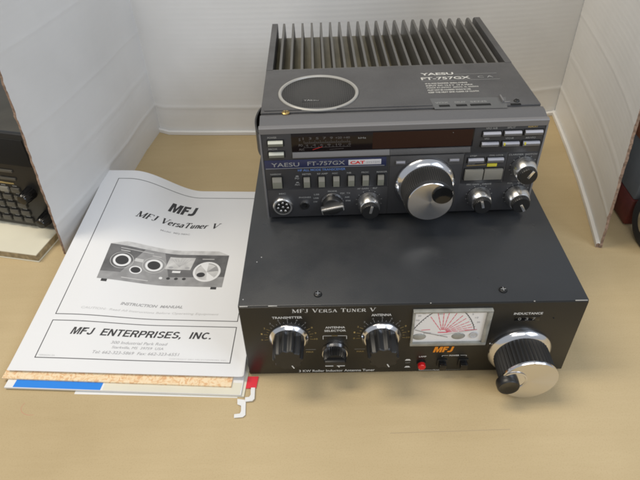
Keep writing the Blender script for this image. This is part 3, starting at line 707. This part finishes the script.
# microphone socket and phones jack
mb = MB(); mb.lathe([(9.4, 0), (9.4, 1.6), (9.0, 3.6), (8.2, 4.6), (6.9, 4.6), (6.7, 2.0)], (0, .9, 0), ['satin']*5+['hole'], seg=48); mic = mb.build('microphone_socket', rad, (15.2, 0, 15.2))
mb = MB()
for i in range(7):
    a = math.radians(i*51.4+90); mb.lathe([(1.0, 1.5), (1.0, 3.9), (.6, 4.2)], (4.5*math.cos(a), .9, 4.5*math.sin(a)), 'satin', seg=12)
mb.lathe([(1.0, 1.5), (1.0, 3.9), (.6, 4.2)], (0, .9, 0), 'satin', seg=12); mb.build('contact_pin', mic)
mb = MB(); mb.lathe([(4.2, 0), (4.2, 1.6), (3.6, 2.2), (2.6, 2.2), (2.4, .5)], (34.8, .9, 14.6), ['satin', 'black', 'black', 'hole', 'hole'], seg=32); mb.build('headphone_jack', rad)
# small two part knobs
def small_knob(x, z, r=9.8, d=14.5, ang=0., name='control_knob'):
    mb = MB(); mb.lathe([(r*1.10, .3), (r*1.10, 1), (r*.93, d*.76), (r*.86, d*.82)], (0, .5, 0), 'satin', seg=96); k = mb.build(name, rad, (x, 0, z))
    mb = MB(); mb.lathe([(r*.84, d*.78, 1), (r*.82, d*1.05, 1), (r*.74, d*1.12), (r*.5, d*1.12)], (0, .5, 0), ['rubber', 'black', 'black', 'black'], seg=120, flute=(30, .05)); c = mb.build('black_cap', k)
    b = MB(); b.box(-r*.12, r*.12, -d*1.12-.2, -d+.5, -r*.1, r*.7, 'satin', .15, rot=Matrix.Rotation(ang, 4, 'Y')); b.build('pointer_line', k)
    return k
small_knob(225.2, 47.6, ang=.5); small_knob(191.6, 17.8, 9.6, ang=-.3); small_knob(225.4, 17.8, 9.8, ang=2.6); small_knob(92.8, 15.8, 9.7, ang=.2)
# mode switch with a bar grip
mb = MB(); mb.lathe([(10.6, .3), (10.6, 1.2), (9.8, 2.8), (8.6, 6.8), (8.0, 7.4)], (0, .5, 0), ['satin', 'chrome', 'black', 'black', 'black'], seg=64); md = mb.build('mode_knob', rad, (59.8, 0, 16))
mb = MB(); mb.box(-10.4, 10.4, -11.4, -5, -3.0, 3.0, 'satin', 1.2, rot=Matrix.Rotation(-.22, 4, 'Y')); mb.box(-9.2, 9.2, -12, -10.8, -2.2, 1.6, 'black', .5, rot=Matrix.Rotation(-.22, 4, 'Y')); mb.build('grip_bar', md)
# main tuning dial
root = MB(); root.lathe([(22.6, 5.5, 1), (22.5, 8, 1), (21.6, 25, 1), (20.8, 26.6), (19.3, 27.6)], (0, 0, 0), 'rubber', seg=360, flute=(72, .035)); dial = root.build('tuning_dial', rad, (141.3, 0, 34.4))
mb = MB(); mb.lathe([(26.4, .4), (26.5, 2.2), (26.1, 3), (23.6, 6.6), (22.5, 7.2), (22.0, 7.3)], (0, 0, 0), 'chrome', seg=96); mb.build('metal_skirt', dial)
mb = MB(); mb.lathe([(19.2, 26.6), (19.0, 28.2), (18.5, 28.7), (9, 28.9), (.2, 28.9)], (0, 0, 0), ['chrome', 'chrome', 'silver', 'silver', 'silver'], seg=96); mb.build('face_plate', dial)
mb = MB(); mb.lathe([(8.6, 28.7), (8.8, 29.8), (8.2, 30.8), (6.4, 30.6), (3.0, 29.8), (.3, 29.7)], (0, 0, 0), ['rubber', 'glossblack', 'glossblack', 'glossblack', 'glossblack', 'glossblack'], seg=48); mb.build('finger_dimple', dial, (9.4, 0, 7.8))

# ------------------------------------------------------------------ manual and papers on the left
PA = -.054; EX = Vector((math.cos(PA), math.sin(PA))); EY = Vector((-math.sin(PA), math.cos(PA)))
ORG = Vector((-214.6, 4.6)); PW, PH = 215., 279.
def sstep(t): t = max(0., min(1., t)); return t*t*(3-2*t)
def page(u, v, lift=0.):
    """sheet of the manual: its far left corner leans up against the screen"""
    g = 1-sstep((u-32)/92.); f = (max(0., v)/PH)**1.15
    rise = 28*f*g
    uu = u - 9*f*sstep((u-30)/110.)      # width lost to the curl
    p = ORG+EX*uu+EY*v
    x = p.x; z = 8+rise - 2.5*f*(1-g) + .5*math.sin(v*.03+1)*sstep(v/60.)*(u/PW)
    lim = -1.2
    if x > lim-6:
        e = x-(lim-6); x = lim-6+6*(1-math.exp(-e/6.)); z += max(0, e-6*(1-math.exp(-e/6.)))*.9
    return (x, p.y, z+lift)
man = thing('instruction_manual', 'white stapled instruction manual with bold black title, its far corner propped on the cardboard', 'manual')
mb = MB(); nu, nv = 54, 70
g = [[mb.bm.verts.new(page(PW*i/nu, PH*j/nv)) for j in range(nv+1)] for i in range(nu+1)]
gb = [[mb.bm.verts.new(page(PW*i/nu, PH*j/nv, -.25)) for j in range(nv+1)] for i in range(nu+1)]
def grid_sheet(mb, g, gb, top, side, nu, nv):
    mb.faces([mb.bm.faces.new([g[i][j], g[i+1][j], g[i+1][j+1], g[i][j+1]]) for i in range(nu) for j in range(nv)], top, True)
    mb.faces([mb.bm.faces.new([gb[i][j], gb[i][j+1], gb[i+1][j+1], gb[i+1][j]]) for i in range(nu) for j in range(nv)], side, True)
    fs = []
    for i in range(nu):
        for j in (0, nv): fs.append(mb.bm.faces.new([g[i][j], g[i+1][j], gb[i+1][j], gb[i][j]]))
    for j in range(nv):
        for i in (0, nu): fs.append(mb.bm.faces.new([g[i][j], g[i][j+1], gb[i][j+1], gb[i][j]]))
    mb.faces(fs, side)
grid_sheet(mb, g, gb, 'paper', 'paper', nu, nv); cover = mb.build('cover_sheet', man)
mb = MB()
def pg2(i, j, l): x, y, z = page(1.2+(PW-2.6)*i/nu, 1.0+(PH-2.4)*j/nv, l); return (x, y, z)
g = [[mb.bm.verts.new(pg2(i, j, -.35)) for j in range(nv+1)] for i in range(nu+1)]
gb = [[mb.bm.verts.new(pg2(i, j, -2.2)) for j in range(nv+1)] for i in range(nu+1)]
grid_sheet(mb, g, gb, 'paper', 'pages', nu, nv); mb.build('inner_pages', man)

ink = MB()
def on_page(geo, u, v, m, lift=.14, bar=True, mbx=None, maxe=5.):
    tgt = mbx or ink
    vs, fs = geo; b = bmesh.new(); vv = [b.verts.new((u+x, v+y, 0)) for x, y in vs]
    for f in fs:
        try: b.faces.new([vv[q] for q in f])
        except ValueError: pass
    for _ in range(7):
        lo = [e for e in b.edges if e.calc_length() > maxe]
        if not lo: break
        bmesh.ops.subdivide_edges(b, edges=lo, cuts=1); bmesh.ops.triangulate(b, faces=[f for f in b.faces if len(f.verts) > 4])
    bmesh.ops.triangulate(b, faces=b.faces[:])
    for w in b.verts: w.co = Vector(page(w.co.x, w.co.y, lift))
    tgt.merge(b, m)
def rect(x0, y0, x1, y1): return ([(x0, y0), (x1, y0), (x1, y1), (x0, y1)], [[0, 1, 2, 3]])
def quad(*p): return (list(p), [[0, 1, 2, 3]])
def seg(x0, y0, x1, y1, t):
    dx, dy = x1-x0, y1-y0; l = math.hypot(dx, dy); nx, ny = -dy/l*t/2, dx/l*t/2
    return quad((x0+nx, y0+ny), (x0-nx, y0-ny), (x1-nx, y1-ny), (x1+nx, y1+ny))
def ell(cx, cy, rx, ry, n=28): return ([(cx+rx*math.cos(2*math.pi*i/n), cy+ry*math.sin(2*math.pi*i/n)) for i in range(n)], [list(range(n))])
def ringg(cx, cy, rx, ry, t, n=32):
    vs = []; fs = []
    for i in range(n):
        a = 2*math.pi*i/n; vs += [(cx+rx*math.cos(a), cy+ry*math.sin(a)), (cx+(rx-t)*math.cos(a), cy+(ry-t)*math.sin(a))]
    for i in range(n): j = (i+1) % n; fs.append([2*i, 2*j, 2*j+1, 2*i+1])
    return vs, fs
def frame(u0, v0, u1, v1, t=.75):
    for r in (rect(u0, v0, u1, v0+t), rect(u0, v1-t, u1, v1), rect(u0, v0+t, u0+t, v1-t), rect(u1-t, v0+t, u1, v1-t)): on_page(r, 0, 0, 'ink')
frame(19, 62.5, 197.4, 264.2); frame(19.2, 13.6, 197.6, 55.8)
on_page(glyphs(LOGO, 35.5, 16.5, .22), 89.5, 226.5, 'ink')
on_page(serif_geo('MFJ VersaTuner V', 101.5, 9.6, .34, heavy=1.22), 57, 203.4, 'ink')
on_page(text_geo('Model  MFJ-989C', 35, 3.4, .01), 89.5, 190.2, 'greyink')
# photocopied picture of the tuner
on_page(quad((44, 109), (174.5, 109), (175, 157.5), (43.5, 157.5)), 0, 0, 'photo_dark', .14)
on_page(quad((43.5, 157.8), (175, 157.8), (163, 164), (60, 164)), 0, 0, 'photo_light', .14)
on_page(quad((44, 109), (174.5, 109), (174.6, 124), (44, 119)), 0, 0, 'photo_mid', .17)
on_page(quad((60, 109), (120, 109), (104, 157), (82, 157)), 0, 0, 'photo_mid', .16)
for u in (49, 163): on_page(rect(u, 105.6, u+6, 108.9), 0, 0, 'ink')
for cx in (62, 96.5):
    on_page(ringg(cx, 136.5, 9.4, 8.8, 2.4), 0, 0, 'paper', .22); on_page(ell(cx, 136.5, 6.8, 6.2), 0, 0, 'ink', .2)
    on_page(ringg(cx, 136.5, 12.4, 11.4, .5), 0, 0, 'paleink', .21)
    on_page(rect(cx-5, 149.6, cx+5, 150.6), 0, 0, 'paleink', .22)
on_page(ell(79.5, 126, 5.6, 5), 0, 0, 'ink', .2); on_page(ringg(79.5, 126, 6.6, 5.6, 1.4), 0, 0, 'paper', .22); on_page(rect(75, 138, 84, 142.5), 0, 0, 'paleink', .2)
on_page(quad((109, 133.5), (137, 133.5), (139.5, 152.5), (111, 152.5)), 0, 0, 'photo_light', .22)
for i in range(7): on_page(seg(124, 138, 113+i*3.8, 150, .35), 0, 0, 'greyink', .26)
on_page(ell(115, 136.5, 2.6, 1.5), 0, 0, 'greyink', .26); on_page(ell(133, 136.5, 2.6, 1.5), 0, 0, 'greyink', .26)
on_page(rect(118, 128.6, 127, 131.6), 0, 0, 'paper', .22); on_page(ell(108, 119.5, 1.9, 1.7, 14), 0, 0, 'paper', .22)
for u in (116, 124.5, 133): on_page(ell(u, 119.8, 2.1, 1.8, 14), 0, 0, 'ink', .22)
on_page(ringg(155, 131.5, 14.6, 15.2, 2.4), 0, 0, 'paper', .24); on_page(ell(155, 131, 12.2, 12.6), 0, 0, 'photo_light', .22)
on_page(([(155, 131), (146, 142.5), (155, 144.5)], [[0, 1, 2]]), 0, 0, 'paper', .27); on_page(([(155, 131), (157, 118), (165, 122)], [[0, 1, 2]]), 0, 0, 'paper', .27)
on_page(([(155, 131), (164, 141), (167, 133)], [[0, 1, 2]]), 0, 0, 'photo_mid', .25)
on_page(ell(149.5, 126.5, 4.4, 3.6), 0, 0, 'ink', .29)
on_page(rect(147, 150.4, 160, 151.4), 0, 0, 'paleink', .22); on_page(rect(56, 153, 92, 153.8), 0, 0, 'paleink', .22); on_page(rect(68, 113, 96, 114), 0, 0, 'paleink', .22)
on_page(text_geo('INSTRUCTION  MANUAL', 62.5, 3.7, .03, .25), 78, 78.2, 'greyink')
on_page(text_geo('CAUTION:  Read All Instructions Before Operating Equipment', 136, 3.4, 0, .2), 41.5, 69.4, 'paleink')
on_page(bold_geo('MFJ  ENTERPRISES,  INC.', 133.5, 8.0, .2), 41.8, 40.2, 'ink')
on_page(text_geo('300 Industrial Park Road', 53, 3.2, .0, .2), 83.5, 31.6, 'greyink')
on_page(text_geo('Starkville, MS  39759  USA', 48, 3.2, .0, .2), 86, 26, 'greyink')
on_page(text_geo('Tel: 662-323-5869  Fax: 662-323-6551', 80, 3.2, .0, .2), 70, 20.2, 'greyink')
on_page(text_geo('VERSION 2A', 15, 1.6), 22, 15.8, 'paleink'); on_page(text_geo('COPYRIGHT 2001 MFJ ENTERPRISES, INC.', 52, 1.6), 142, 15.8, 'paleink')
ink.build('printed_cover', cover)

# loose sheets and folder under the manual
def sheet(name, label, cat, bl, ang, w, h, z0, z1, m, side=None, thin=None):
    c, s = math.cos(ang), math.sin(ang)
    def P(u, v): return (bl[0]+u*c-v*s, bl[1]+u*s+v*c)
    mb = MB(); n = 24
    # gentle waviness along the long side
    def Z(u, v, top): return (z1 if top else z0)
    pts = [P(0, 0), P(w, 0), P(w, h), P(0, h)]
    mb.prism_z(pts, z0, z1, m)
    o = mb.build(name); tag(o, label, cat); return o, P
sheet('file_folder', 'cream card file folder, lowest in the stack of papers, edge showing at right', 'folder', (-208, -8.6), -.066, 206, 285, .2, 1.5, 'cream')
o, P = sheet('paper_booklet', 'pale booklet with a bright blue strip along its front edge, under the mottled sheet', 'booklet', (-212.5, -10.2), -.056, 208, 282, 1.7, 3.3, 'hookwhite')
mb = MB(); mb.prism_z([P(7.5, .6), P(85.5, .4), P(86, 12), P(8, 14)], 3.3, 3.42, 'bluelabel'); mb.build('blue_strip', o)
mb = MB(); mb.prism_z([P(87.5, .3), P(207, .2), P(207.4, 12), P(87.5, 12)], 3.3, 3.42, 'cream'); mb.build('cream_strip', o)
o, P = sheet('mottled_sheet', 'tan and orange mottled paper sheet sticking out just below the white manual', 'paper', (-217.5, -1.8), -.062, 204, 274, 3.7, 5.2, 'marble')
tag(sheet('loose_sheet', 'thin white sheet lying flat on the table at the very bottom of the paper stack', 'paper', (-150, -16.0), -.045, 142, 200, .04, .18, 'hookwhite')[0], 'thin white sheet lying flat on the table at the very bottom of the paper stack', 'paper')
# hanging folder: red card tip with two white hooks
hf = thing('hanging_folder', 'hanging file folder tip with red card and two white hooks beside the tuner corner', 'folder')
mb = MB(); mb.prism_z([(-1.8, -13.6), (7.2, -13.6), (8.4, -1.6), (-1.0, -1.6)], .6, 1.2, 'redcard'); mb.build('red_card', hf)
mb = MB(); mb.prism_z([(3.0, -13.8), (6.4, -13.8), (6.9, -24.6), (5.2, -26.8), (-.9, -27.4), (-1.2, -23.4), (2.2, -23.0), (3.3, -20.8), (2.9, -17)], 1.3, 2.2, 'hookwhite'); mb.build('rail_hook', hf)
mb = MB(); mb.prism_z([(-7.8, -24.2), (-.5, -25.2), (.6, -39.6), (-1.4, -41.6), (-8.6, -42.2), (-8.8, -38.8), (-4.2, -38.2), (-3.4, -36), (-3.9, -30.8), (-7.2, -29.4)], .9, 1.2+.05, 'hookwhite'); mb.build('rail_hook', hf)

# ------------------------------------------------------------------ things outside the screen, left
LB = -.205
t = thing('old_book', 'thick cream book with aged page edges lying under the far left radio', 'book', (-247, 155, 0), LB)
mb = MB(); mb.box(-218, -1, 1, 178, 1.2, 9.4, 'bookedge', .2); mb.build('page_block', t)
mb = MB(); mb.box(-220, 0, 0, 179, 9.5, 10.8, 'bookcream', .3); mb.build('cover', t)
mb = MB(); mb.box(-220, 0, 0, 179, 0.1, 1.1, 'bookcream', .2); mb.build('cover', t)
lr = thing('old_transceiver', 'dark olive keypad radio seen past the free edge of the left cardboard flap', 'radio', (-231, 197, 11), -.245)
mb = MB(); mb.box(-250, 0, 2, 128, 3, 123, 'olive', 1.2); mb.build('case', lr)
mb = MB(); mb.box(-251, .6, -2, 4, 2, 124, 'black', 1.0); lf_ = mb.build('front_panel', lr)
mb = MB(); mb.box(-248, -4, -3.2, -1, 86, 118, 'hole', .6); mb.build('display_window', lr)
for x in (-30, -62, -94, -126):
    for z in (76, 66): 
        mb = MB(); mb.box(x-22, x-2, -4, -1.5, z, z+3, 'olivekey', .5); mb.build('long_key', lr)
for r in range(5):
    for c in range(6):
        mb = MB(); mb.box(-44-c*14.5, -33-c*14.5, -4.5, -1.5, 8+r*10.4, 14+r*10.4, 'olivekey' if (r, c) != (4, 1) else 'key', .6); mb.build('keypad_key', lr)
mb = MB()
for i in range(5):
    for c in range(5): mb.box(-41.5-c*14.5, -36-c*14.5, -2.3, -1.9, 15.4+i*10.4, 16.3+i*10.4, 'dimwhite')
mb.build('printed_lettering', lf_)
mb = MB(); mb.box(-58, -38, -2.6, -1.8, 60, 61.6, 'gold'); mb.build('yellow_legend', lr)
for x, z in ((-20, 52), (-10, 21)):
    mb = MB(); mb.lathe([(7.4, 2, 1), (7, 12, 1), (6.2, 17, 1), (5.2, 18.2), (1, 18.6)], (0, 0, 0), 'glossblack', seg=96, flute=(16, .06)); mb.build('control_knob', lr, (x, 0, z))

# ------------------------------------------------------------------ things outside the screen, right
rc = thing('instrument_case', 'grey instrument case with a dark red lower band behind the right cardboard flap', 'case', (409, 186, 0), -.03)
mb = MB(); mb.box(0, 190, 14, 200, 34, 118, 'greymetal', 2.5); mb.build('case', rc)
mb = MB(); mb.box(-1.4, 188, 12, 198, 2, 34.5, 'maroon', 1.5); mb.build('lower_band', rc)
mb = MB(); mb.box(-2, 192, 10, 202, 118, 138, 'black', 3); ld = mb.build('lid', rc)
mb = MB(); mb.box(-3.4, -1.5, 18, 60, 96, 112, 'rust', .6); mb.build('corner_pad', rc)
wh = thing('rubber_wheel', 'black rubber wheel with tan hub at the right picture edge beside the grey case', 'wheel', (410, 164, 0), .0)
def lathe_x(mb, prof, c, mats, seg=56):
    rings = [[mb.bm.verts.new((c[0]+d, c[1]+r*math.cos(2*math.pi*i/seg), c[2]+r*math.sin(2*math.pi*i/seg))) for i in range(seg)] for r, d in prof]
    for k in range(len(rings)-1): mb.faces([mb.bm.faces.new([rings[k][i], rings[k][(i+1) % seg], rings[k+1][(i+1) % seg], rings[k+1][i]]) for i in range(seg)], mats[k], True)
    for q, r in ((0, rings[0]), (-1, rings[-1])): mb.faces([mb.bm.faces.new(r)], mats[q])
mb = MB(); lathe_x(mb, [(18, 0), (24, -2), (29, -1), (32, 4), (32, 14), (29, 18), (10, 19)], (0, 0, 32), ['rubber', 'rubber', 'greymetal', 'rubber', 'rubber', 'rubber']); mb.build('tyre', wh)
mb = MB(); lathe_x(mb, [(2, -1.6), (16, -1.8), (17.9, -.2), (17.9, 10)], (0, 0, 32), ['bookedge', 'bookedge', 'bookedge']); mb.build('hub', wh)

# ------------------------------------------------------------------ camera
cam = bpy.data.cameras.new('camera'); co = bpy.data.objects.new('camera', cam); COL.objects.link(co)
cam.sensor_fit = 'HORIZONTAL'; cam.sensor_width = 36; cam.lens = 36*555.141/640; cam.clip_start = .01; cam.clip_end = 50
R = Matrix.Rotation(.021, 3, 'Z') @ Matrix.Rotation(.871, 3, 'X') @ Matrix.Rotation(-.034, 3, 'Z')
co.matrix_world = Matrix.Translation(Vector((72.429, -296.884, 404.741))*MM) @ R.to_4x4()
scn.camera = co

# ------------------------------------------------------------------ light
w = bpy.data.worlds.new('World'); scn.world = w; w.use_nodes = True
w.node_tree.nodes['Background'].inputs['Color'].default_value = (.88, .93, 1.0, 1); w.node_tree.nodes['Background'].inputs['Strength'].default_value = .44
def area(name, loc, target, size, sy, power, col):
    l = bpy.data.lights.new(name, 'AREA'); l.shape = 'RECTANGLE'; l.size = size; l.size_y = sy; l.energy = power; l.color = col
    o = bpy.data.objects.new(name, l); COL.objects.link(o); o.location = loc
    o.rotation_euler = (Vector(target)-Vector(loc)).to_track_quat('-Z', 'Y').to_euler(); return o
area('ceiling_lamp', (-.62, .10, 1.65), (.1, .12, 0), .35, 1.0, 17, (1, .90, .74))
area('front_fill', (.1, -1.3, 1.6), (.1, .3, .1), 1.2, .5, 9, (1, .96, .90))  # added fill from the front, brightens the back walls and front faces
area('window_light', (1.3, -.9, 1.25), (-.1, .35, .15), .8, .8, 12, (.76, .85, 1))
scn.render.engine = 'CYCLES'
scn.cycles.max_bounces = 8; scn.cycles.filter_width = 1.9
scn.view_settings.view_transform = 'Standard'; scn.view_settings.look = 'None'; scn.view_settings.exposure = 0; scn.view_settings.gamma = 1
